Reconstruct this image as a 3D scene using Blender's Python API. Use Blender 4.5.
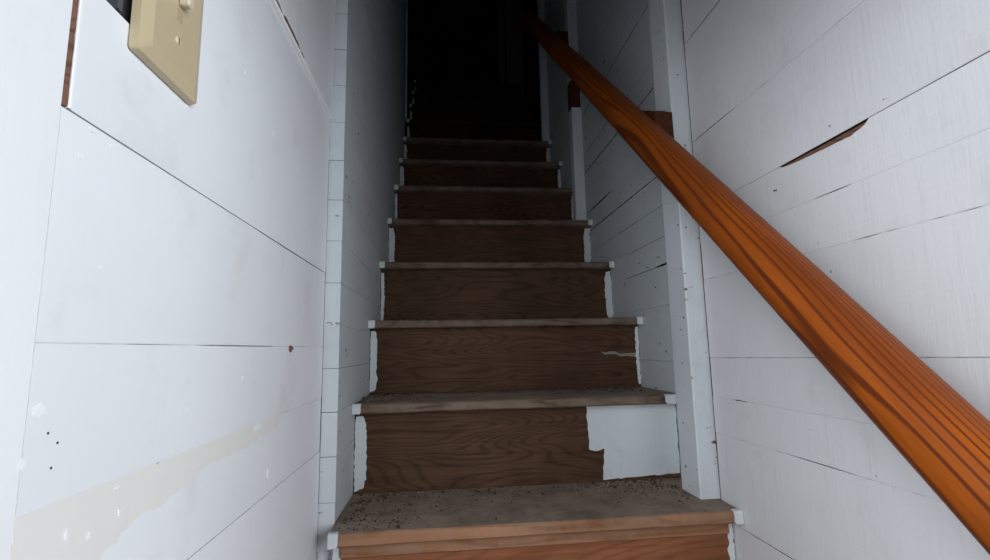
import bpy, bmesh, math, random
from mathutils import Vector, Matrix, noise

for o in list(bpy.data.objects):
    bpy.data.objects.remove(o)
sc = bpy.context.scene
C = sc.collection
random.seed(7)

# ------------------------------------------------------------------ camera
cd = bpy.data.cameras.new('camera')
cam = bpy.data.objects.new('camera', cd)
C.objects.link(cam)
cd.sensor_width = 36.0
cd.lens = 36.0 * 481.64 / 990.0
cd.clip_start = 0.01
YAW, PITCH, ROLL = 0.10646, 0.14001, -0.01971
fw = Vector((math.sin(YAW) * math.cos(PITCH), math.cos(YAW) * math.cos(PITCH), math.sin(PITCH)))
rt = Vector((math.cos(YAW), -math.sin(YAW), 0))
up = rt.cross(fw)
r_ = rt * math.cos(ROLL) + up * math.sin(ROLL)
u_ = -rt * math.sin(ROLL) + up * math.cos(ROLL)
m3 = Matrix((r_, u_, -fw)).transposed()
cam.matrix_world = m3.to_4x4()
sc.camera = cam

# ------------------------------------------------------------------ world, light, exposure
w = bpy.data.worlds.new('world')
sc.world = w
w.use_nodes = True
w.node_tree.nodes['Background'].inputs[0].default_value = (0.6, 0.7, 0.9, 1)
w.node_tree.nodes['Background'].inputs[1].default_value = 0.0


def area(name, loc, target, sx, sy, power, col, spread=180):
    l = bpy.data.lights.new(name, 'AREA')
    l.shape = 'RECTANGLE'
    l.size, l.size_y = sx, sy
    l.energy = power
    l.color = col
    l.spread = math.radians(spread)
    o = bpy.data.objects.new(name, l)
    C.objects.link(o)
    o.location = loc
    o.rotation_euler = (Vector(target) - Vector(loc)).to_track_quat('-Z', 'Y').to_euler()
    return o


# daylight filling the room behind the viewer; it enters the stairwell through the doorway
area('window_daylight_left', (-0.72, -0.50, 0.28), (0.45, 0.9, 0.10), 1.1, 1.1, 30.0, (0.92, 0.96, 1.0))
area('window_daylight_right', (1.05, -0.50, 0.20), (-0.12, 0.9, 0.10), 1.1, 1.1, 31.0, (0.92, 0.96, 1.0))
sc.view_settings.view_transform = 'Standard'
sc.view_settings.look = 'None'
sc.view_settings.gamma = 1.0
sc.view_settings.use_curve_mapping = False
sc.view_settings.exposure = 0.0

# ------------------------------------------------------------------ measured layout (metres, camera at origin)
RUN, RISE = 0.205, 0.19833
Y1, Z1 = 0.919, -0.31725
XL, XR = -0.2045, 0.565          # faces of the walls on either side of the steps
XN = -0.2345                     # face of the near left wall
OVER = 0.034                     # nosing overhang
TH = 0.021                       # tread thickness
LAST = 12


def ny(n): return Y1 + (n - 1) * RUN
def tz(n): return Z1 + (n - 1) * RISE


# ------------------------------------------------------------------ materials
def newmat(name):
    m = bpy.data.materials.new(name)
    m.use_nodes = True
    nt = m.node_tree
    return m, nt, nt.nodes['Principled BSDF']


def N(nt, typ, **kw):
    n = nt.nodes.new(typ)
    for k, v in kw.items():
        if k.startswith('_'):
            setattr(n, k[1:], v)
        else:
            n.inputs[k.replace('__', ' ')].default_value = v
    return n


def coords(nt, scale, rnd=True):
    tc = N(nt, 'ShaderNodeTexCoord')
    mp = N(nt, 'ShaderNodeMapping')
    mp.inputs['Scale'].default_value = scale
    if rnd:
        oi = N(nt, 'ShaderNodeObjectInfo')
        mu = N(nt, 'ShaderNodeVectorMath', _operation='SCALE')
        mu.inputs[0].default_value = (17.3, 23.1, 31.7)
        nt.links.new(oi.outputs['Random'], mu.inputs['Scale'])
        nt.links.new(mu.outputs[0], mp.inputs['Location'])
    nt.links.new(tc.outputs['Object'], mp.inputs['Vector'])
    return mp.outputs[0]


def ramp(nt, src, stops):
    r = N(nt, 'ShaderNodeValToRGB')
    el = r.color_ramp.elements
    while len(el) < len(stops):
        el.new(0.5)
    for e, (p, c) in zip(el, stops):
        e.position = p
        e.color = (c, c, c, 1) if not isinstance(c, tuple) else (*c, 1)
    nt.links.new(src, r.inputs[0])
    return r.outputs[0]


def noi(nt, vec, scale, detail=3, rough=0.55, dist=0.0):
    n = N(nt, 'ShaderNodeTexNoise', Scale=scale, Detail=detail, Roughness=rough, Distortion=dist)
    nt.links.new(vec, n.inputs['Vector'])
    return n.outputs['Fac']


def mix(nt, fac, a, b, mode='MIX'):
    m = N(nt, 'ShaderNodeMix', _data_type='RGBA', _blend_type=mode)
    for inp, v in ((0, fac), (6, a), (7, b)):
        if isinstance(v, (int, float)):
            m.inputs[inp].default_value = v
        elif isinstance(v, tuple):
            m.inputs[inp].default_value = (*v, 1)
        else:
            nt.links.new(v, m.inputs[inp])
    return m.outputs[2]


def bump(nt, b, h, strength=0.3, dist=0.001):
    bp = N(nt, 'ShaderNodeBump', Strength=strength, Distance=dist)
    nt.links.new(h, bp.inputs['Height'])
    nt.links.new(bp.outputs[0], b.inputs['Normal'])


def mat_paint(name, col, grain_axis='Y', rough=0.5, dirt=0.15, chips=0.0, bstr=0.5, dirtcol=(0.35, 0.31, 0.26), spec=0.35, brush=0.12, grain=0.5):
    """old brushed white paint over rough boards"""
    m, nt, b = newmat(name)
    long = {'Y': (4, 1.2, 60), 'Z': (60, 60, 1.2)}[grain_axis]
    v_plain = coords(nt, (1, 1, 1))
    v_grain = coords(nt, long)
    v_brush = coords(nt, (60, 55, 4))
    n1 = noi(nt, v_plain, 3.0, 4)
    n2 = noi(nt, v_plain, 11.0, 5, 0.65)
    g = noi(nt, v_grain, 4.0, 4, 0.6)
    br = noi(nt, v_brush, 2.5, 3, 0.6)
    c = mix(nt, ramp(nt, n1, [(0.35, 0.0), (0.7, 1.0)]), col, tuple(x * 0.93 for x in col))
    c = mix(nt, ramp(nt, br, [(0.55, 0.0), (0.85, brush)]), c, tuple(x * 0.75 for x in col))
    c = mix(nt, ramp(nt, n2, [(0.55, 0.0), (0.85, dirt)]), c, dirtcol)
    if chips:
        v_c = coords(nt, (1, 0.7, 1.6))
        ch = noi(nt, v_c, 38.0, 4, 0.6)
        c = mix(nt, ramp(nt, ch, [(0.74 - chips, 0.0), (0.755 - chips, 1.0)]), c, (0.16, 0.11, 0.08))
    nt.links.new(c, b.inputs['Base Color'])
    b.inputs['Roughness'].default_value = rough
    b.inputs['Specular IOR Level'].default_value = spec
    ma = N(nt, 'ShaderNodeMath', _operation='MULTIPLY_ADD')
    nt.links.new(g, ma.inputs[0])
    ma.inputs[1].default_value = grain
    nt.links.new(n2 if grain_axis == 'Y' and grain < 0.3 else br, ma.inputs[2])
    bump(nt, b, ma.outputs[0], bstr, 0.0012)
    return m


def mat_wood(name, dark, light, axis='X', rough=0.65, scale=1.0, dust=0.0, dustcol=(0.22, 0.19, 0.16), knots=True, bstr=0.4, spec=0.3, rnd=True, freq=190.0, fmix=0.4):
    """bare old wood, grain running along the given axis"""
    m, nt, b = newmat(name)
    sc_ = {'X': (1.1, 7, 7), 'Y': (7, 1.1, 7), 'Z': (7, 7, 1.1)}[axis]
    fi = {'X': (6, 160, 160), 'Y': (160, 6, 160), 'Z': (160, 160, 6)}[axis]
    v = coords(nt, tuple(s * scale for s in sc_), rnd)
    vf = coords(nt, fi, rnd)
    lo = noi(nt, v, 0.9, 2, 0.5)
    mu = N(nt, 'ShaderNodeMath', _operation='MULTIPLY')
    mu.inputs[1].default_value = freq
    nt.links.new(lo, mu.inputs[0])
    si = N(nt, 'ShaderNodeMath', _operation='SINE')
    nt.links.new(mu.outputs[0], si.inputs[0])
    bands = ramp(nt, si.outputs[0], [(0.15, 0.0), (0.6, 0.5), (0.95, 1.0)])
    fine = noi(nt, vf, 1.0, 3, 0.6)
    vp = coords(nt, (1, 1, 1), rnd)
    big = noi(nt, vp, 5.0, 5, 0.6)
    f = mix(nt, fmix, bands, ramp(nt, fine, [(0.3, 0.0), (0.7, 1.0)]))
    c = mix(nt, f, light, dark)
    c = mix(nt, ramp(nt, big, [(0.35, 0.0), (0.75, 0.6)]), c, tuple(x * 0.6 for x in dark))
    if dust:
        du = noi(nt, vp, 14.0, 6, 0.7)
        c = mix(nt, ramp(nt, du, [(0.5 - dust * 0.35, 0.0), (0.72, min(1.0, 0.35 + dust))]), c, dustcol)
    nt.links.new(c, b.inputs['Base Color'])
    b.inputs['Roughness'].default_value = rough
    b.inputs['Specular IOR Level'].default_value = spec
    bump(nt, b, f, bstr, 0.0008)
    return m


def mat_plain(name, col, rough=0.5, spec=0.3, metal=0.0, var=0.12, sc_=30):
    m, nt, b = newmat(name)
    v = coords(nt, (1, 1, 1))
    n = noi(nt, v, sc_, 3)
    c = mix(nt, n, tuple(x * (1 - var) for x in col), tuple(x * (1 + var) for x in col))
    nt.links.new(c, b.inputs['Base Color'])
    b.inputs['Roughness'].default_value = rough
    b.inputs['Specular IOR Level'].default_value = spec
    b.inputs['Metallic'].default_value = metal
    return m


M = {}
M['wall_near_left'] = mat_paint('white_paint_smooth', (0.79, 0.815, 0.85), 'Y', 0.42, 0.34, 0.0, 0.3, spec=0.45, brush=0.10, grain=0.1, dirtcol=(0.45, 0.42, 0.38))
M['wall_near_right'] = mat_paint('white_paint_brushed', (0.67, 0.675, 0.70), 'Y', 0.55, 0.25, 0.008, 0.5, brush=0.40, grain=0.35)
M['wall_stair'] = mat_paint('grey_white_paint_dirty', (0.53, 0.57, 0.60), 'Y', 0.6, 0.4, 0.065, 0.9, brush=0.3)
M['post'] = mat_paint('post_paint', (0.66, 0.70, 0.73), 'Z', 0.55, 0.35, 0.07, 0.5)
M['casing'] = mat_paint('casing_paint', (0.82, 0.84, 0.87), 'Z', 0.4, 0.1, 0.0, 0.15, spec=0.45, brush=0.05)
M['patch'] = mat_paint('paint_patch', (0.68, 0.73, 0.76), 'Y', 0.55, 0.5, 0.0, 0.4, brush=0.3)
M['riser'] = mat_wood('riser_wood', (0.048, 0.0235, 0.013), (0.132, 0.068, 0.039), 'X', 0.65, spec=0.15, fmix=0.6, freq=260.0)
M['riser_dark'] = mat_wood('riser_wood_shaded', (0.024, 0.013, 0.008), (0.080, 0.044, 0.028), 'X', 0.7, spec=0.1)  # upper risers: the fade into darkness is put into the wood colour
M['tread_dark'] = mat_wood('tread_wood_shaded', (0.02, 0.013, 0.009), (0.06, 0.040, 0.028), 'X', 0.8, spec=0.1)  # upper treads darkened in colour to carry the same fade
M['riser_red'] = mat_wood('riser_wood_red', (0.20, 0.070, 0.032), (0.38, 0.150, 0.070), 'X', 0.6, spec=0.15, freq=110.0, fmix=0.65)
M['tread'] = mat_wood('tread_wood_dusty', (0.09, 0.062, 0.046), (0.17, 0.120, 0.090), 'X', 0.85, 1.0, 0.9, (0.36, 0.285, 0.225), spec=0.1)
M['nosing_red'] = mat_wood('tread_front_wood', (0.26, 0.115, 0.058), (0.42, 0.21, 0.115), 'X', 0.7, 1.0, 0.2, (0.34, 0.27, 0.21), spec=0.15)
M['nosing'] = mat_wood('tread_edge_worn', (0.075, 0.048, 0.034), (0.19, 0.130, 0.094), 'X', 0.8, 1.0, 0.3, (0.26, 0.21, 0.17), spec=0.1)
M['bare'] = mat_wood('bare_wood', (0.10, 0.045, 0.030), (0.21, 0.105, 0.070), 'Y', 0.8, 2.0)
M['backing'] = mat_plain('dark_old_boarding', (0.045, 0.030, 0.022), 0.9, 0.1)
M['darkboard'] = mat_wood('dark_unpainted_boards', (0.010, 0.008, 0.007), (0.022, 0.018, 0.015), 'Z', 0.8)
M['darkfloor'] = mat_wood('dark_floor_boards', (0.03, 0.022, 0.017), (0.06, 0.045, 0.035), 'X', 0.8)
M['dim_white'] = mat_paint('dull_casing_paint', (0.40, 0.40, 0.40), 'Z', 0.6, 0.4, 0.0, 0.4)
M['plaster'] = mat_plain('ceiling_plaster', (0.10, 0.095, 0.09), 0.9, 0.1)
M['plate'] = mat_plain('almond_plastic', (0.50, 0.415, 0.27), 0.32, 0.5, 0.0, 0.03, 9)
M['metal_dark'] = mat_plain('dull_steel_box', (0.085, 0.09, 0.10), 0.6, 0.4, 0.2)
M['dirt'] = mat_plain('dirt_crumbs', (0.075, 0.050, 0.036), 0.95, 0.1, 0.0, 0.5, 60)
M['flake'] = mat_plain('paint_flakes', (0.36, 0.28, 0.21), 0.8, 0.2, 0.0, 0.35, 60)
M['gloss'] = mat_plain('gloss_paint_drips', (0.84, 0.86, 0.88), 0.3, 0.5, 0.0, 0.02)
M['nail'] = mat_plain('rusty_nail', (0.05, 0.035, 0.03), 0.6, 0.3)


M['bare_block'] = mat_wood('mounting_block_wood', (0.05, 0.018, 0.009), (0.11, 0.038, 0.017), 'Y', 0.7, 2.0, spec=0.1)


def mat_rail():
    m, nt, b = newmat('varnished_handrail')

    def math_(op, a, c=None, d=None):
        n = N(nt, 'ShaderNodeMath', _operation=op)
        for i, q in enumerate((a, c, d)):
            if q is None:
                continue
            if isinstance(q, (int, float)):
                n.inputs[i].default_value = q
            else:
                nt.links.new(q, n.inputs[i])
        return n.outputs[0]
    tc = N(nt, 'ShaderNodeTexCoord')
    sp = N(nt, 'ShaderNodeSeparateXYZ')
    nt.links.new(tc.outputs['Object'], sp.inputs[0])
    # growth rings as long shells about a pith outside the rail: fine lines on top, broad figure below
    dy = math_('ADD', sp.outputs['Y'], 0.044)
    dz = math_('ADD', sp.outputs['Z'], -0.008)
    r = math_('SQRT', math_('ADD', math_('MULTIPLY', dy, dy), math_('MULTIPLY', dz, dz)))
    lo = noi(nt, coords(nt, (1.3, 10.0, 10.0), False), 1.0, 2, 0.4)
    r = math_('MULTIPLY_ADD', lo, 0.024, r)
    ir = noi(nt, coords(nt, (0.2, 0.2, 0.2), False), 1.0, 0)
    s = math_('SINE', math_('MULTIPLY', r, 1350.0))
    bands = ramp(nt, s, [(0.45, 0.0), (0.92, 1.0)])
    fine = noi(nt, coords(nt, (7, 240, 240), False), 1.0, 3)
    big = noi(nt, coords(nt, (3.5, 22, 22), False), 1.0, 4)
    c = mix(nt, math_('MULTIPLY', bands, 0.85), (0.32, 0.074, 0.006), (0.070, 0.012, 0.003))
    c = mix(nt, ramp(nt, fine, [(0.45, 0.0), (0.8, 0.4)]), c, (0.09, 0.018, 0.004))
    c = mix(nt, ramp(nt, big, [(0.38, 0.0), (0.72, 0.75)]), c, (0.115, 0.024, 0.006))
    nt.links.new(c, b.inputs['Base Color'])
    b.inputs['Roughness'].default_value = 0.48
    b.inputs['Specular IOR Level'].default_value = 0.15
    bump(nt, b, fine, 0.15, 0.0006)
    return m


M['rail'] = mat_rail()


# ------------------------------------------------------------------ mesh helpers
def link(name, bm, mat, parent=None, smooth=False):
    bmesh.ops.recalc_face_normals(bm, faces=bm.faces)
    me = bpy.data.meshes.new(name)
    bm.to_mesh(me)
    bm.free()
    me.materials.append(M[mat] if isinstance(mat, str) else mat)
    if smooth:
        for p in me.polygons:
            p.use_smooth = True
    o = bpy.data.objects.new(name, me)
    C.objects.link(o)
    if parent:
        o.parent = parent
    return o


def empty(name, loc=(0, 0, 0)):
    o = bpy.data.objects.new(name, None)
    o.empty_display_size = 0.05
    C.objects.link(o)
    o.location = loc
    return o


def tag(o, label=None, cat=None, group=None, kind=None):
    if label:
        o['label'] = label
    if cat:
        o['category'] = cat
    if group:
        o['group'] = group
    if kind:
        o['kind'] = kind
    return o


def box(bm, x0, x1, y0, y1, z0, z1, bev=0.0, seg=1):
    r = bmesh.ops.create_cube(bm, size=1.0)
    vs = r['verts']
    for v in vs:
        v.co = Vector(((x0 + x1) / 2 + v.co.x * (x1 - x0), (y0 + y1) / 2 + v.co.y * (y1 - y0), (z0 + z1) / 2 + v.co.z * (z1 - z0)))
    if bev:
        es = list({e for v in vs for e in v.link_edges})
        bmesh.ops.bevel(bm, geom=es, offset=bev, segments=seg, affect='EDGES')
    return bm


def n1(a, b=0.0, c=0.0):
    return noise.noise(Vector((a, b, c)))


def strip_prism(rings, closed_ends=True):
    """loft identical-length vertex rings into a closed solid"""
    bm = bmesh.new()
    R_ = [[bm.verts.new(p) for p in r] for r in rings]
    k = len(rings[0])
    for a, b in zip(R_, R_[1:]):
        for i in range(k):
            j = (i + 1) % k
            bm.faces.new((a[i], a[j], b[j], b[i]))
    if closed_ends:
        bm.faces.new(R_[0])
        bm.faces.new(R_[-1][::-1])
    return bm


def wall_board(y0, y1, flo, fhi, xf, out, thick, mat, parent, bev=0.0008, step=0.012, name='board', endbev=0.0):
    """horizontal board running along Y; its lower and upper edges follow flo(y), fhi(y);
    out is the direction (+1 or -1 along X) its painted face looks"""
    n = max(2, int((y1 - y0) / step))
    ys = [y0 + (y1 - y0) * i / n for i in range(n + 1)]
    if endbev:
        ys = [y0, y0 + endbev] + ys[1:]
    rings = []
    for i, y in enumerate(ys):
        a, b = flo(y), fhi(y)
        x = xf - (out * endbev if (endbev and i == 0) else 0)
        xb = xf - out * thick
        xm = x - out * bev
        rings.append([(xb, y, a), (xm, y, a), (x, y, a + bev), (x, y, b - bev), (xm, y, b), (xb, y, b)])
    o = link(name, strip_prism(rings), mat, parent)
    o.data.materials.append(M['backing'])           # raw wood inside the joints
    o.data.materials.append(M['post'])              # sawn end in paler paint, standing in for the light it catches
    for p in o.data.polygons:
        if abs(p.normal.z) > 0.95 and p.area > 0 and all(abs(o.data.vertices[v].co.x - xf) > bev * 0.9 for v in p.vertices):
            p.material_index = 1
        elif p.normal.y < -0.95 and thick > 0.025:
            p.material_index = 2
    return o


def gapfn(seed, g0, ranges=None, base=0.0, broken=1.0):
    """half-gap along a joint, in metres; ranges = [(ya, yb, width)] for open cracks"""
    def f(y):
        n = 0.5 + 0.5 * n1(y * 22, seed * 3.7) + 0.45 * n1(y * 75, seed * 1.9, 4)
        g = g0 * max(0.0, (n - 0.5 * broken) * 1.6)
        for (ya, yb, wd) in (ranges or []):
            if ya < y < yb:
                t = min(y - ya, yb - y) / (yb - ya)
                g = max(g, wd * min(1.0, 0.35 + 2.5 * t) * (0.75 + 0.5 * n1(y * 40, seed)))
        return (g + base) / 2
    return f


def boarded(parent, y0, y1, joints, xf, out, thick, mat, offs=None, **kw):
    """joints: list of (z, halfgap function, slope)"""
    for i in range(len(joints) - 1):
        za, ga, sa = joints[i]
        zb, gb, sb = joints[i + 1]
        flo = (lambda y, z=za, g=ga, s=sa: z + s * (y - y0) + g(y))
        fhi = (lambda y, z=zb, g=gb, s=sb: z + s * (y - y0) - g(y))
        dx = (offs[i] if offs else 0.0005 * math.sin(i * 2.3 + y0 * 7))
        y1b = y1 - (0.0035 * abs(n1(i * 1.7, 4.4)) if abs(y1 - 0.9915) < 1e-6 else 0)
        wall_board(y0, y1b, flo, fhi, xf + out * dx, out, thick, mat, parent, **kw)


def sheet(name, x0, x1, y0, y1, z0, z1, mat, parent):
    bm = bmesh.new()
    box(bm, x0, x1, y0, y1, z0, z1)
    return link(name, bm, mat, parent)


def blob_poly(cx, cy, rx, ry, seed, n=14, amp=0.45):
    return [(cx + rx * math.cos(t) * (1 + amp * n1(math.cos(t) * 1.7, math.sin(t) * 1.7, seed)),
             cy + ry * math.sin(t) * (1 + amp * n1(math.cos(t) * 1.7 + 5, math.sin(t) * 1.7, seed)))
            for t in [2 * math.pi * i / n for i in range(n)]]


def jag(poly, step, amp, seed):
    out = []
    for i, p in enumerate(poly):
        q = poly[(i + 1) % len(poly)]
        L = math.hypot(q[0] - p[0], q[1] - p[1])
        k = max(1, int(L / step))
        nx, nz = -(q[1] - p[1]) / max(L, 1e-9), (q[0] - p[0]) / max(L, 1e-9)
        for j in range(k):
            t = j / k
            d = amp * (n1((p[0] + (q[0] - p[0]) * t) * 90 + seed, (p[1] + (q[1] - p[1]) * t) * 90, seed) +
                       0.5 * n1((p[0] + (q[0] - p[0]) * t) * 300 + seed, (p[1] + (q[1] - p[1]) * t) * 300, seed))
            if j == 0:
                d *= 0.3
            out.append((p[0] + (q[0] - p[0]) * t + nx * d, p[1] + (q[1] - p[1]) * t + nz * d))
    return out


def film(name, poly, plane, at, out, mat, parent, t=0.0007):
    """thin raised film with outline poly; plane 'Y': poly=(x,z) at Y=at; plane 'X': poly=(y,z) at X=at"""
    bm = bmesh.new()
    def P(p, d):
        return (p[0], at + out * d, p[1]) if plane == 'Y' else (at + out * d, p[0], p[1])
    f = [bm.verts.new(P(p, t)) for p in poly]
    b = [bm.verts.new(P(p, -0.0005)) for p in poly]
    k = len(poly)
    bm.faces.new(f)
    for i in range(k):
        j = (i + 1) % k
        bm.faces.new((f[i], f[j], b[j], b[i]))
    return link(name, bm, mat, parent)


# ================================================================== THE SETTING
HT = 3.7
# ---- left wall: smooth boards near the viewer, narrow boards along the steps
wl = tag(empty('wall_left'), 'white painted board wall on the left, behind the switch plate', 'wall', kind='structure')
sheet('backing', XN - 0.05, XN - 0.016, 0.22, 0.975, -0.75, HT, 'bare', wl)
yE = 0.974
near_j = [(-0.75, gapfn(1, 0), 0), (-0.50, gapfn(2, 0.0006), 0), (-0.345, gapfn(2, 0.0006), 0), (-0.187, gapfn(3, 0.0005, base=0.0), 0),
          (-0.0885, gapfn(4, 0.0006, base=0.0003), 0), (0.008, gapfn(5, 0.0006, [(0.50, 0.70, 0.0010)], base=0.0001), 0),
          (0.1535, gapfn(6, 0.0004, [(0.62, 0.98, 0.0020)], base=-0.0004), 0.0005)]
boarded(wl, 0.306, yE, near_j, XN, 1, 0.014, 'wall_near_left', offs=[0, 0, 0.0, -0.0006, 0.0, 0.0])
# wide panel with the cut-out behind the switch plate (four pieces of one sheet)
bm = bmesh.new()
PX0, PX1 = XN - 0.014, XN + 0.0004
HY0, HY1, HZ0, HZ1 = 0.318, 0.44, 0.246, 0.36
PY0, PZ0, PZ1 = 0.3105, 0.1543, 0.477
for (a, b, c, d) in ((PY0, yE, PZ0, HZ0), (PY0, HY0, HZ0, HZ1), (HY1, yE, HZ0, HZ1), (PY0, yE, HZ1, PZ1)):
    box(bm, PX0, PX1, a, b, c, d)
bmesh.ops.remove_doubles(bm, verts=bm.verts, dist=0.0001)
link('wide_panel', bm, 'wall_near_left', wl)
bm = bmesh.new()   # rounded, thickly painted left and lower edges of the panel
box(bm, PX1 - 0.004, PX1 + 0.0008, PY0 - 0.0006, PY0 + 0.0022, PZ0, PZ1, 0.0006)
link('panel_edge', bm, 'gloss', wl)
bm = strip_prism([[(XN - 0.014, 0.3055, z_), (XN - 0.0002, 0.3055, z_), (XN + 0.0008, 0.3088 + 0.0007 * n1(z_ * 160, 2), z_), (XN - 0.014, 0.3094, z_)]
                  for z_ in [0.1545 + 0.32 * i / 60 for i in range(61)]])
link('bare_edge', bm, 'bare', wl)
bm = strip_prism([[(XN - 0.004, y, 0.4745), (XN + 0.0045, y, 0.4755), (XN + 0.0062, y, 0.4790 + 0.0006 * n1(y * 60, 3)), (XN + 0.0055, y, 0.4822), (XN - 0.004, y, 0.4822)]
                  for y in [0.31 + 0.66 * i / 60 for i in range(61)]])
link('paint_ridge', bm, 'gloss', wl)
# boards above the panel stand slightly proud, their lower edge is chipped
boarded(wl, 0.306, yE, [(0.4805, gapfn(8, 0.001), 0), (0.66, gapfn(9, 0.001), 0), (0.83, gapfn(10, 0.001), 0), (1.0, gapfn(11, 0.001), 0), (HT, gapfn(12, 0), 0)],
        XN + 0.005, 1, 0.019, 'wall_near_left', offs=[0, 0, 0, 0])
for (ya, yb, h) in ((0.55, 0.655, 0.0030), (0.66, 0.74, 0.0045), (0.745, 0.765, 0.002)):
    film('bare_edge', jag([(ya, 0.4800), (yb, 0.4800), (yb - 0.01, 0.4800 + h), (ya + 0.01, 0.4800 + h)], 0.006, 0.0016, ya * 40), 'X', XN + 0.0062, 1, 'bare', wl, 0.0006)
# narrow boards along the steps, their sawn ends facing the viewer
PITCH_B = 0.0838
z = -0.033 - 9 * PITCH_B
zs = []
while z < HT - 0.1:
    zs.append(z)
    z += PITCH_B * (1 + 0.02 * math.sin(z * 9))
sheet('backing', XL - 0.05, XL - 0.031, 0.98, 2.50, -0.78, HT, 'backing', wl)
for i in range(len(zs) - 1):
    marked = (i * 7) % 5 != 0
    g = gapfn(20 + i, 0.0013, [(0.9, 1.0, 0.0022 if marked else 0.0003)] + ([(1.05, 1.35, 0.0012)] if i % 3 == 0 else []))
    g2 = gapfn(21 + i, 0.0013)
    y_front = 0.977 + 0.0012 * n1(i * 1.7, 3)
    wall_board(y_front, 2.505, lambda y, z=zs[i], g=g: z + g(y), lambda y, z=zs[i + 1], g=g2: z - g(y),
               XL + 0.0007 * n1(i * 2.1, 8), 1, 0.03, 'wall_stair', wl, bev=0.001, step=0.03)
# dark unpainted boarding farther up
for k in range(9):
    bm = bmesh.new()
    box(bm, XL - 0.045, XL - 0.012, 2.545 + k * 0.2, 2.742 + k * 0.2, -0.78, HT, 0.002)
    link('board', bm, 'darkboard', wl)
# paint drips and chips on the near boards
for (y, z_, ry, rz, s) in [(0.331, 0.1495, 0.0045, 0.0010, 1), (0.352, 0.147, 0.0022, 0.0010, 2), (0.325, 0.128, 0.002, 0.0014, 3), (0.3135, -0.031, 0.0038, 0.0030, 4),
                           (0.70, -0.160, 0.004, 0.005, 6), (0.655, -0.094, 0.010, 0.0035, 7), (0.39, -0.094, 0.0025, 0.001, 8),
                           (0.442, 0.2255, 0.0022, 0.0026, 9), (0.66, 0.30, 0.002, 0.003, 10), (0.56, 0.33, 0.0015, 0.003, 11), (0.345, -0.110, 0.0012, 0.003, 12),
                           (0.365, -0.118, 0.001, 0.002, 13), (0.395, -0.112, 0.001, 0.002, 14), (0.352, 0.06, 0.0012, 0.001, 15), (0.48, -0.05, 0.003, 0.0012, 16), (0.60, -0.03, 0.002, 0.0015, 17),
                           (0.305, -0.06, 0.003, 0.004, 18)]:
    xf = XN + (0.0004 if 0.1543 < z_ < 0.477 else 0.0)
    film('paint_drip', blob_poly(y, z_, ry, rz, s * 1.7, 18, 0.9), 'X', xf, 1, 'gloss', wl, 0.0005)
film('worn_patch', jag([(0.306, -0.086), (0.76, -0.086), (0.72, -0.104), (0.62, -0.112), (0.52, -0.110), (0.46, -0.122), (0.40, -0.128), (0.36, -0.150), (0.306, -0.155)], 0.006, 0.005, 9),
     'X', XN - 0.0006, 1, mat_paint('yellowed_paint', (0.765, 0.752, 0.728), 'Y', 0.5, 0.3, 0.0, 0.2, brush=0.1, grain=0.1), wl, 0.0003)
film('knot_hole', blob_poly(0.775, 0.0045, 0.012, 0.0042, 5, amp=0.8), 'X', XN, 1, 'bare', wl, 0.0004)
for (y, z_) in ((0.33, -0.052), (0.327, -0.066), (0.322, -0.045)):
    film('nail_head', blob_poly(y, z_, 0.0007, 0.0008, 1, 8, 0.1), 'X', XN, 1, 'nail', wl, 0.0004)

# ---- right wall
wr = tag(empty('wall_right'), 'white painted horizontal board wall on the right, behind the handrail', 'wall', kind='structure')
sheet('backing', XR + 0.016, XR + 0.05, 0.34, 2.43, -0.75, HT, 'bare', wr)
NY0, NY1 = 0.335, 0.9915
up_j = [(0.94, gapfn(61, 0.002), 0), (1.10, gapfn(62, 0.002), 0), (1.27, gapfn(63, 0.002), 0), (1.50, gapfn(64, 0.002), 0), (1.75, gapfn(65, 0.002), 0), (2.0, gapfn(66, 0.002), 0), (HT, gapfn(67, 0), 0)]


def notch(g):
    # a splinter broken out of the joint
    def f(y):
        v = g(y)
        if 0.553 < y < 0.724:
            t = (0.724 - y) / (0.724 - 0.585) if y > 0.585 else (y - 0.553) / 0.032
            v = max(v, 0.0110 * min(1, t) ** 0.35 * (1 + 0.12 * n1(y * 90, 2)))
        return v
    return f


g_b = gapfn(45, 0.0005, [(-0.5, 0.556, 0.0015)], base=0.0003)
nj = [(-0.75, gapfn(40, 0), 0), (-0.51, gapfn(41, 0.001), 0), (-0.352, gapfn(42, 0.0008, [(0.70, 0.93, 0.0016)]), 0), (-0.184, gapfn(43, 0.0005, [(0.645, 0.774, 0.0014)]), 0),
      (-0.11, gapfn(44, 0.0, [(0.875, 0.915, 0.0022)]), 0), (-0.0178, gapfn(46, 0.0016, base=0.0003), -0.0186), (0.138, gapfn(47, 0.0016), 0), (0.2165, gapfn(48, 0.0002, [(0.59, 0.66, 0.0014)]), 0), ]
boarded(wr, NY0, NY1, nj, XR, -1, 0.012, 'wall_near_right', offs=[0] * 7)
z0 = 0.2165
g48 = gapfn(48, 0.0002, [(0.59, 0.66, 0.0014)])
nb = notch(g_b)
wall_board(NY0, NY1, lambda y: z0 + g48(y), lambda y: 0.298 - 0.0055 * (y - 0.0) - nb(y), XR, -1, 0.012, 'wall_near_right', wr, step=0.008)
wall_board(NY0, NY1, lambda y: 0.298 - 0.0055 * y + g_b(y), lambda y: 0.4545 - 0.5 * 0.0, XR, -1, 0.012, 'wall_near_right', wr)
g49 = gapfn(49, 0.0006, [(0.83, 0.99, 0.0016)], base=0.0003)
g50 = gapfn(50, 0.001, [(0.8, 0.99, 0.003)])
wall_board(NY0, NY1, lambda y: 0.4545 + 2 * g49(y), lambda y: 0.698 - g50(y), XR, -1, 0.012, 'wall_near_right', wr)
boarded(wr, NY0, NY1, [(0.698, g50, 0)] + up_j, XR, -1, 0.012, 'wall_near_right')
bm = bmesh.new()
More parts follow.
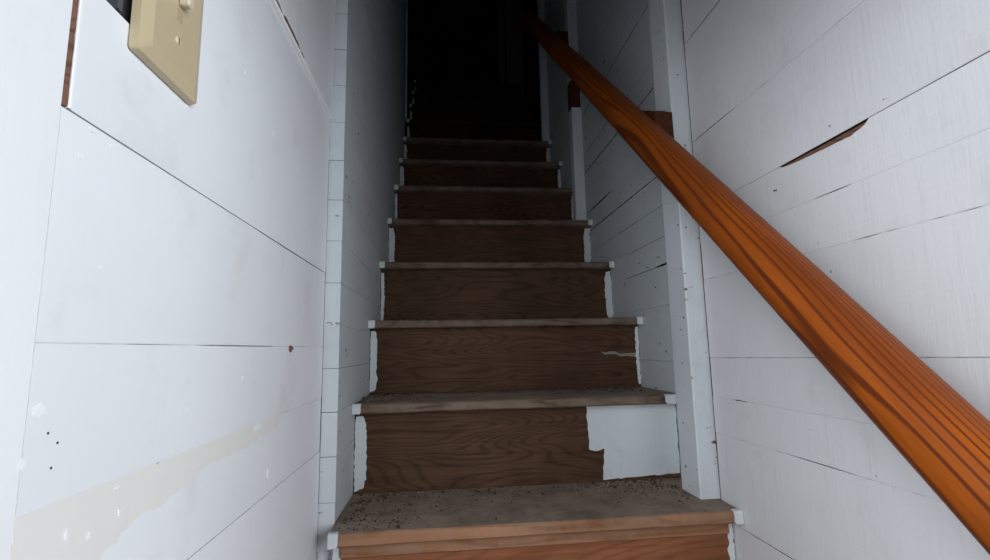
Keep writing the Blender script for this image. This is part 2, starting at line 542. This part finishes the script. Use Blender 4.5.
box(bm, XR + 0.0012, XR + 0.013, 0.9855, 0.9965, tz(1) + 0.001, HT)  # dark strip set in the gap beside the post, painting in its shade
link('joint_shade_strip', bm, 'backing', wr)
# torn wood exposed inside the broken-out joint
bm = strip_prism([[(XR + 0.016, y, 0.27), (XR + 0.0025 + 0.001 * n1(y * 60, 4), y, 0.276 + 0.004 * n1(y * 30, 7)), (XR + 0.0030 + 0.001 * n1(y * 80, 9), y, 0.2925), (XR + 0.016, y, 0.2975)]
                  for y in [0.54 + 0.19 * i / 30 for i in range(31)]])
link('torn_wood', bm, 'bare', wr)
# between the posts
for (ya, yb, sd) in ((1.079, 1.818, 70), (1.872, 2.40, 90)):
    j = [(-0.75, gapfn(sd, 0), 0), (-0.30, gapfn(sd + 1, 0.001), 0), (-0.19, gapfn(sd + 1, 0.0012), 0), (-0.118, gapfn(sd + 2, 0.0), 0), (-0.042, gapfn(sd + 3, 0.0016, base=0.0003), 0), (0.10, gapfn(sd + 4, 0.001), 0),
         (0.205, gapfn(sd + 5, 0.0004, [(1.05, 1.23, 0.0065), (1.22, 1.45, 0.0016)]), 0), (0.277, gapfn(sd + 6, 0.0008, [(1.1, 1.45, 0.0018)]), 0),
         (0.36, gapfn(sd + 12, 0.0, [(1.35, 1.5, 0.0012)]), 0),
         (0.444, gapfn(sd + 7, 0.001, [(1.0, 2.4, 0.0048)]), 0), (0.52, gapfn(sd + 8, 0.0, [(1.52, 1.815, 0.0075)]), 0), (0.688, gapfn(sd + 9, 0.001, [(1.0, 2.4, 0.0042)]), 0),
         (0.765, gapfn(sd + 10, 0.001, [(1.0, 2.4, 0.0036)]), 0), (0.933, gapfn(sd + 11, 0.001, [(1.0, 2.4, 0.0042)]), 0)] + up_j[1:]
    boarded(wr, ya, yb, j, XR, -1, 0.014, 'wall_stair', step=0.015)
# dark boarding above the last post
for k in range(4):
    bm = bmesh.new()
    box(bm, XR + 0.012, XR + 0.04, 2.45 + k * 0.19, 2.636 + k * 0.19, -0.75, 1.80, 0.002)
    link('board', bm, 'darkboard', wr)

# ---- casing board on the left, and the trim strip at the end of the left stair wall
bm = bmesh.new()
box(bm, XN - 0.014, XN + 0.0004, 0.20, 0.3054, -0.75, 2.2, 0.0008)
tag(link('trim_1', bm, 'casing'), 'wide vertical white casing board at the far left edge', 'trim', kind='structure')
bm = bmesh.new()
box(bm, XL - 0.045, XL + 0.006, 2.508, 2.541, tz(9) - 0.02, 2.2, 0.001)
tag(link('trim_2', bm, 'post'), 'thin white strip closing the upper end of the left stair wall', 'trim', kind='structure')

bm = bmesh.new()
box(bm, XN - 0.05, XR + 0.05, 0.20, 0.285, 0.48, HT, 0.002)  # unseen lintel, added low to keep light off the upper steps
box(bm, XR + 0.05, 2.4, 0.20, 0.285, -0.72, HT)
box(bm, -2.2, XN - 0.05, 0.20, 0.285, -0.72, HT)
tag(link('wall_front', bm, 'wall_near_right'), 'white room wall around the doorway at the foot of the stairs, with an added light-blocking lintel', 'wall', kind='structure')

bm = bmesh.new()
box(bm, XR - 0.001, XR + 0.075, 0.185, 0.3345, -0.72, 0.56, 0.003)
tag(link('trim_3', bm, 'casing'), 'white door casing at the near end of the right wall', 'trim', kind='structure')

# ---- upper landing, lower floor, ceiling, back wall
ZL = tz(LAST)
fu = tag(empty('floor_upper', (0.3, 3.7, ZL)), 'dark boarded floor of the landing at the top of the stairs', 'floor', kind='structure')
for k in range(8):
    bm = bmesh.new()
    box(bm, -1.3, 1.3, 3.335 - 3.7 + k * 0.12, 3.335 - 3.7 + k * 0.12 + 0.118, -0.022, -0.001, 0.001)
    link('plank', bm, 'darkfloor', fu)
bm = bmesh.new()
box(bm, -2.2, 2.4, -1.2, 0.73, -0.745, -0.7145)
tag(link('floor', bm, 'darkfloor'), 'dark wooden floor at the foot of the stairs', 'floor', kind='structure')
bm = bmesh.new()
box(bm, -1.3, 1.7, 0.2, 4.4, HT, HT + 0.05)
tag(link('ceiling', bm, 'plaster'), 'dark ceiling high above the stairwell', 'ceiling', kind='structure')
wb = tag(empty('wall_back', (0.3, 4.3, ZL)), 'dark boarded wall beyond the top of the stairs', 'wall', kind='structure')
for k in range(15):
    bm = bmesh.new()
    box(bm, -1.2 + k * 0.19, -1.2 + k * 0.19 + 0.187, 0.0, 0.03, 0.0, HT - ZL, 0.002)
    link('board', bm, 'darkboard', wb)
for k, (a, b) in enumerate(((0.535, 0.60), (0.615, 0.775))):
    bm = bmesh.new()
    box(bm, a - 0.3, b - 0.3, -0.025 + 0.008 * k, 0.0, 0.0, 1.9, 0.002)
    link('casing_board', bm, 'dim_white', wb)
bm = bmesh.new()
box(bm, 0.09 - 0.3, 0.16 - 0.3, -0.015, 0.0, 0.0, 1.9, 0.002)
link('casing_board', bm, 'darkfloor', wb)

# ================================================================== STAIRCASE
st = tag(empty('staircase', (0.18, Y1, tz(0) - RISE)), 'steep narrow brown wooden staircase with dusty treads and white-painted ends', 'staircase')
stloc = st.location.copy()


def sub(o, parent):
    o.parent = parent
    return o


def under(o):
    # geometry is written in world metres; keep it there below the moved Empty
    o.parent = st
    o.location = -stloc
    return o


def tread(n):
    y0, zt = ny(n), tz(n)
    y1 = ny(n + 1) + OVER + 0.004
    th = TH if n != 1 else 0.023
    k = 44
    rings = []
    xl, xr = XL + 0.0015, XR - 0.0015
    for i in range(k + 1):
        x = xl + (xr - xl) * i / k
        w = 0.0016 * n1(x * 9, n * 3.3) + 0.0011 * n1(x * 40, n * 1.3, 5)
        h = 0.0014 * n1(x * 7, n * 2.2, 9) - 0.0016 * math.exp(-((x - 0.2) / 0.2) ** 2)
        fy = y0 - w
        rings.append([(x, y1, zt - th), (x, y1, zt), (x, y0 + 0.05, zt + h * 0.3), (x, fy + 0.005, zt + h * 0.7), (x, fy + 0.0012, zt - 0.0025 + h), (x, fy, zt - 0.006),
                      (x, fy + 0.0005, zt - th + 0.003), (x, fy + 0.004, zt - th)])
    bm = strip_prism(rings)
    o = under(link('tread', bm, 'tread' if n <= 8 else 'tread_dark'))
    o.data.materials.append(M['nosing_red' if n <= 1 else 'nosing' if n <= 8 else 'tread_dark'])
    for p in o.data.polygons:
        if p.normal.y < -0.5:
            p.material_index = 1
    # white-painted tips at both ends of the nosing
    wl_, wr_ = 0.017 + 0.006 * n1(n * 1.9, 1), 0.016 + 0.005 * n1(n * 2.7, 4)
    for (a, b, s) in ((xl - 0.0004, xl + wl_, 0), (xr - wr_, xr + 0.0004, 1)):
        if n >= 9 and s == 1:
            continue
        if n == 2 and s == 1:
            a, b = 0.521, 0.548
        kk = 7
        rg = []
        for i in range(kk + 1):
            x = a + (b - a) * i / kk
            inner = (i == kk) if s == 0 else (i == 0)
            jj = 0.002 * n1(i * 1.1, n * 7.7 + s)
            top = 0.010 + 0.004 * n1(i * 0.9, n * 5.1 + s)
            bot = 0.0005 + (0.004 if inner else 0) + abs(jj)
            f = y0 - 0.0034
            rg.append([(x, f, zt - th - 0.0006 + bot), (x, f, zt - 0.003), (x, f + 0.003, zt + 0.0012), (x, y0 + top, zt + 0.0012), (x, y0 + top, zt - 0.006), (x, f + 0.007, zt - 0.012), (x, f + 0.007, zt - th - 0.0006 + bot)])
        sub(link('paint_tip', strip_prism(rg), 'patch'), o)
    return o


def riser(n):
    y = ny(n) + OVER
    z0, z1 = tz(n - 1), tz(n) - TH
    bm = bmesh.new()
    box(bm, XL + 0.002, XR - 0.002, y, y + 0.018, z0 + 0.0005, z1 - 0.0003, 0.0008)
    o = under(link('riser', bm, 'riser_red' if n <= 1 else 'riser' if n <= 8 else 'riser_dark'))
    if n == 1:
        bm = bmesh.new()
        box(bm, XL + 0.016, XR - 0.014, y - 0.007, y + 0.001, z1 - 0.030, z1 - 0.0035, 0.002)
        sub(link('nosing_strip', bm, 'nosing_red'), o)
    # strips of old white paint where a stair runner once left the ends bare
    wl_ = {2: 0.026, 3: 0.019, 4: 0.011, 5: 0.021, 6: 0.010, 7: 0.020, 8: 0.017}.get(n, 0.014)
    wr_ = {1: 0.012, 3: 0.010, 4: 0.022, 5: 0.026, 6: 0.012, 7: 0.015, 8: 0.022}.get(n, 0.014)
    xl, xr = XL + 0.0025, XR - 0.0025
    a, b = z0 + 0.004 + 0.006 * abs(n1(n * 3.1, 2)), z1 - 0.006 - 0.010 * abs(n1(n * 1.3, 6))
    P = [(xl, a), (xl + wl_ * 0.8, a + 0.008), (xl + wl_, a + 0.03), (xl + wl_ * 0.95, b - 0.02), (xl + wl_ * 0.7, b), (xl, b)]
    sub(film('paint_patch', jag(P, 0.004, 0.0035, n), 'Y', y, -1, 'patch', None), o)
    if n == 2:
        P = [(0.338, z1 + 0.000), (0.5615, z1 + 0.000), (0.5615, z0 + 0.012), (0.46, z0 + 0.008), (0.371, z0 + 0.004), (0.377, z0 + 0.076), (0.360, z0 + 0.070), (0.341, z0 + 0.074)]
        sub(film('paint_patch', jag(P, 0.006, 0.0022, n), 'Y', y, -1, 'patch', None), o)
    elif n <= 8:
        P = [(xr, a + 0.004), (xr, b + 0.003), (xr - wr_ * 0.8, b), (xr - wr_, b - 0.03), (xr - wr_ * 0.95, a + 0.02), (xr - wr_ * 0.6, a + 0.004)]
        sub(film('paint_patch', jag(P, 0.004, 0.004, n + 50), 'Y', y, -1, 'patch', None), o)
    if n == 3:
        # a stray brush stroke reaching in from the right edge
        P = [(0.555, -0.022), (0.553, -0.034), (0.53, -0.030), (0.505, -0.031), (0.485, -0.024), (0.460, -0.026), (0.448, -0.017), (0.463, -0.019), (0.485, -0.016), (0.505, -0.024), (0.53, -0.022)]
        sub(film('paint_stroke', jag(P, 0.006, 0.003, 77), 'Y', y, -1, mat_plain('thin_smeared_paint', (0.25, 0.23, 0.20), 0.7), None, 0.0004), o)
    return o


for n in range(0, LAST + 1):
    tread(n)
    riser(n)
# filler of bare riser wood behind the nosings is not needed: each tread runs back to the next riser

# ================================================================== POSTS
def post(y0, y1, x0, z0, z1, seed, label, brown=None):
    k = int((z1 - z0) / 0.02)
    rings = []
    for i in range(k + 1):
        z_ = z0 + (z1 - z0) * i / k
        c = 0.0035 + 0.0012 * n1(z_ * 30, seed) + 0.0010 * n1(z_ * 90, seed, 3)
        d = 0.0008 * n1(z_ * 12, seed, 8)
        rings.append([(XR + 0.014, y1, z_), (x0 + c + d, y1, z_), (x0 + d, y1 - c, z_), (x0 + d, y0 + c * 0.8, z_), (x0 + d + c * 0.8, y0 + d, z_), (XR + 0.014, y0 + d, z_)])
    root = empty('wall_post', (x0 + 0.02, (y0 + y1) / 2, z0))
    tag(root, label, 'post', 'white posts fixed to the right wall')
    o = link('shaft', strip_prism(rings), 'post', root)
    o.location = -root.location
    if brown:
        za, zb = brown
        t = 0.0012
        bm = strip_prism([[(XR - 0.001, y0 - t + 0.0012, q), (XR - 0.001, y0 - t, q), (x0 - t + 0.004, y0 - t, q), (x0 - t, y0 + 0.004, q), (x0 - t, y1 - 0.003, q), (x0 + 0.002, y1 - 0.003, q), (x0 + 0.004, y0 + 0.006, q)]
                          for q in [za + (zb - za) * i / 6 for i in range(7)]])
        b = link('bare_patch', bm, 'bare_block', root)
        b.location = -root.location
    return root


post(0.996, 1.078, 0.524, tz(1), 2.6, 11, 'nearest white painted post standing on the lowest dusty tread')
post(1.820, 1.871, 0.526, tz(5), 2.6, 12, 'middle white painted post with a bare brown patch under the handrail', (0.975, 1.095))
post(2.398, 2.432, 0.527, tz(8), 3.0, 13, 'farthest and dimmest white post where the stairwell turns black')

# ================================================================== HANDRAIL
SL = RISE / RUN
ang = math.atan(SL)
RX, RZ0, RAD = 0.4700, -0.5012, 0.0372
ax = Vector((-0.01005, 1.0, SL)).normalized()
rail_side = Vector((-1, 0, 0))
rail_side = (rail_side - ax * rail_side.dot(ax)).normalized()
hr = empty('handrail', (RX - 0.001, 0.1, RZ0 + SL * 0.1))
tag(hr, 'long round varnished orange-brown wooden handrail rising along the right wall', 'handrail')
L0, L1 = 0.0, (2.32 - 0.1) / math.cos(ang)
rings = []
NS, NP = 60, 28
for i in range(NS + 1):
    s = L0 + (L1 - L0) * i / NS
    w = 1 + 0.012 * n1(s * 3.1, 4) + 0.006 * n1(s * 11, 9)
    ring = []
    for k in range(NP):
        t = 2 * math.pi * k / NP
        c_, s_ = math.cos(t), math.sin(t)
        e = 2 / 2.12
        py = math.copysign(abs(c_) ** e, c_) * RAD * 0.985 * w
        pz = math.copysign(abs(s_) ** e, s_) * RAD * 0.985 * w
        ring.append((s, py, pz))
    rings.append(ring)
rail = link('rail', strip_prism(rings), 'rail', hr, smooth=True)
rail.rotation_euler = Matrix((ax, rail_side, ax.cross(rail_side))).transposed().to_euler()
hl = hr.location


def block(y, x0, x1, zc_off, hy, hz, seed):
    """rough wooden block between post and rail"""
    bm = bmesh.new()
    zc = RZ0 + SL * y + zc_off
    box(bm, x0, x1, -hy, hy, -hz, hz)
    bmesh.ops.subdivide_edges(bm, edges=bm.edges[:], cuts=3, use_grid_fill=True)
    for v in bm.verts:
        k = v.co * 60
        v.co += Vector((0.0006 * n1(k.x, k.y, k.z), 0.004 * n1(k.y + seed, k.z, 1), 0.005 * n1(k.y, k.z + seed, 7)))
        v.co = Vector((v.co.x, y + v.co.y, zc + v.co.z + v.co.y * 0.55))
    o = link('mounting_block', bm, 'bare_block', hr)
    o.location = -hl
    return o


block(1.030, 0.482, 0.524, 0.018, 0.034, 0.036, 1)
block(1.845, 0.482, 0.5262, 0.012, 0.022, 0.036, 5)

# ================================================================== LIGHT SWITCH
PYC, PZB = 0.401, 0.2265
sw = empty('light_switch', (XN + 0.0015, PYC, PZB))
tag(sw, 'beige plastic light switch plate screwed to the left wall', 'light switch')
PW, PH, PT = 0.089, 0.133, 0.0095
bm = bmesh.new()
x0 = 0.0002
prof = [(0.0, 0.0), (PT * 0.62, 0.0012), (PT, 0.0120)]
rings = []
for (h, ins) in prof:
    a, b = PW / 2 - ins, PH - ins
    rr = 0.003
    ring = []
    for (cy, cz, t0) in ((a - rr, b - rr, 0), (-a + rr, b - rr, 90), (-a + rr, ins + rr, 180), (a - rr, ins + rr, 270)):
        for q in range(4):
            t = math.radians(t0 + q * 30)
            ring.append((x0 + h, cy + rr * math.cos(t), cz + rr * math.sin(t)))
    rings.append(ring)
link('cover_plate', strip_prism(rings), 'plate', sw)
zc = PH / 2
bm = bmesh.new()
box(bm, x0 + PT - 0.001, x0 + PT + 0.0004, -0.0048, 0.0048, zc - 0.0125, zc + 0.0125, 0.0003)
link('toggle_slot', bm, mat_plain('slot_shadow_plastic', (0.40, 0.33, 0.21), 0.5), sw)
bm = bmesh.new()
box(bm, x0 + PT, x0 + PT + 0.009, -0.0038, 0.0038, zc + 0.001, zc + 0.011, 0.0012)
link('toggle', bm, mat_plain('toggle_plastic', (0.62, 0.54, 0.40), 0.3, 0.5), sw)
for dz in (-0.0302, 0.0302):
    bm = bmesh.new()
    bmesh.ops.create_cone(bm, cap_ends=True, segments=18, radius1=0.0036, radius2=0.0026, depth=0.0014,
                          matrix=Matrix.Translation((x0 + PT + 0.0006, 0, zc + dz)) @ Matrix.Rotation(math.pi / 2, 4, 'Y'))
    s_ = link('screw', bm, mat_plain('painted_screw', (0.58, 0.50, 0.35), 0.35, 0.5), sw)
    bm = bmesh.new()
    box(bm, x0 + PT + 0.0010, x0 + PT + 0.00145, -0.0005, 0.0005, zc + dz - 0.0024, zc + dz + 0.0024)
    link('screw_slot', bm, 'nail', s_)
# dull metal box showing in the oversized cut-out beside the plate
bm = bmesh.new()
lx = XN + 0.0015
box(bm, -0.016, -0.0105, HY0 - PYC, HY1 - PYC, HZ0 - PZB, HZ1 - PZB)
box(bm, -0.012, -0.002, 0.345 - PYC, 0.350 - PYC, HZ0 - PZB + 0.004, HZ1 - PZB)
link('switch_box', bm, 'metal_dark', sw)

# ================================================================== LOOSE DEBRIS ON THE TREADS
def chips(name, mat, count, size, label, seed, spread):
    rnd = random.Random(seed)
    bm = bmesh.new()
    for _ in range(count):
        n = 1 if rnd.random() < 0.72 else 2
        x, y = spread(rnd, n)
        zt = tz(n)
        s = size * (0.4 + rnd.random() ** 2 * 1.6)
        rot = Matrix.Rotation(rnd.random() * 6.28, 4, 'Z') @ Matrix.Rotation(rnd.uniform(-0.5, 0.5), 4, 'X')
        v = [(-s, -s * .5, 0), (s, -s * .6, 0), (s * .8, s * .5, 0), (-s * .7, s * .6, 0), (0, 0, s * rnd.uniform(.5, 1.1))]
        vs = [bm.verts.new((rot @ Vector(p)) + Vector((x, y, zt + s * 0.25))) for p in v]
        bm.faces.new(vs[:4])
        for i in range(4):
            bm.faces.new((vs[i], vs[(i + 1) % 4], vs[4]))
    o = link(name, bm, mat)
    tag(o, label, 'debris', kind='stuff')
    return o


def corners(rnd, n):
    y0, y1 = ny(n) + 0.012, ny(n + 1) + OVER - 0.003
    r = rnd.random()
    u = rnd.random()
    if r < 0.40:     # right back corner round the foot of the post
        x = XR - 0.05 - abs(rnd.gauss(0, 0.09))
        y = y1 - abs(rnd.gauss(0, 0.07))
        if n == 1 and x > 0.515 and y > 0.97:
            x = 0.51 - 0.05 * u
    elif r < 0.70:   # left end
        x = XL + 0.006 + abs(rnd.gauss(0, 0.09))
        y = y0 + (y1 - y0) * u
    else:
        x = XL + 0.02 + (XR - XL - 0.07) * u
        y = y1 - abs(rnd.gauss(0, 0.05))
    return min(max(x, XL + 0.004), XR - 0.05), min(max(y, y0), y1)


chips('dirt_crumbs', 'dirt', 1500, 0.0014, 'dark dirt crumbs scattered over the lowest two treads', 3, corners)
chips('paint_flakes', 'flake', 380, 0.0013, 'pale flakes of old paint and plaster lying on the lowest treads', 5, corners)
chips('dirt_lumps', 'dirt', 150, 0.0030, 'larger brown dirt lumps gathered in the corners of the lowest treads', 11, corners)
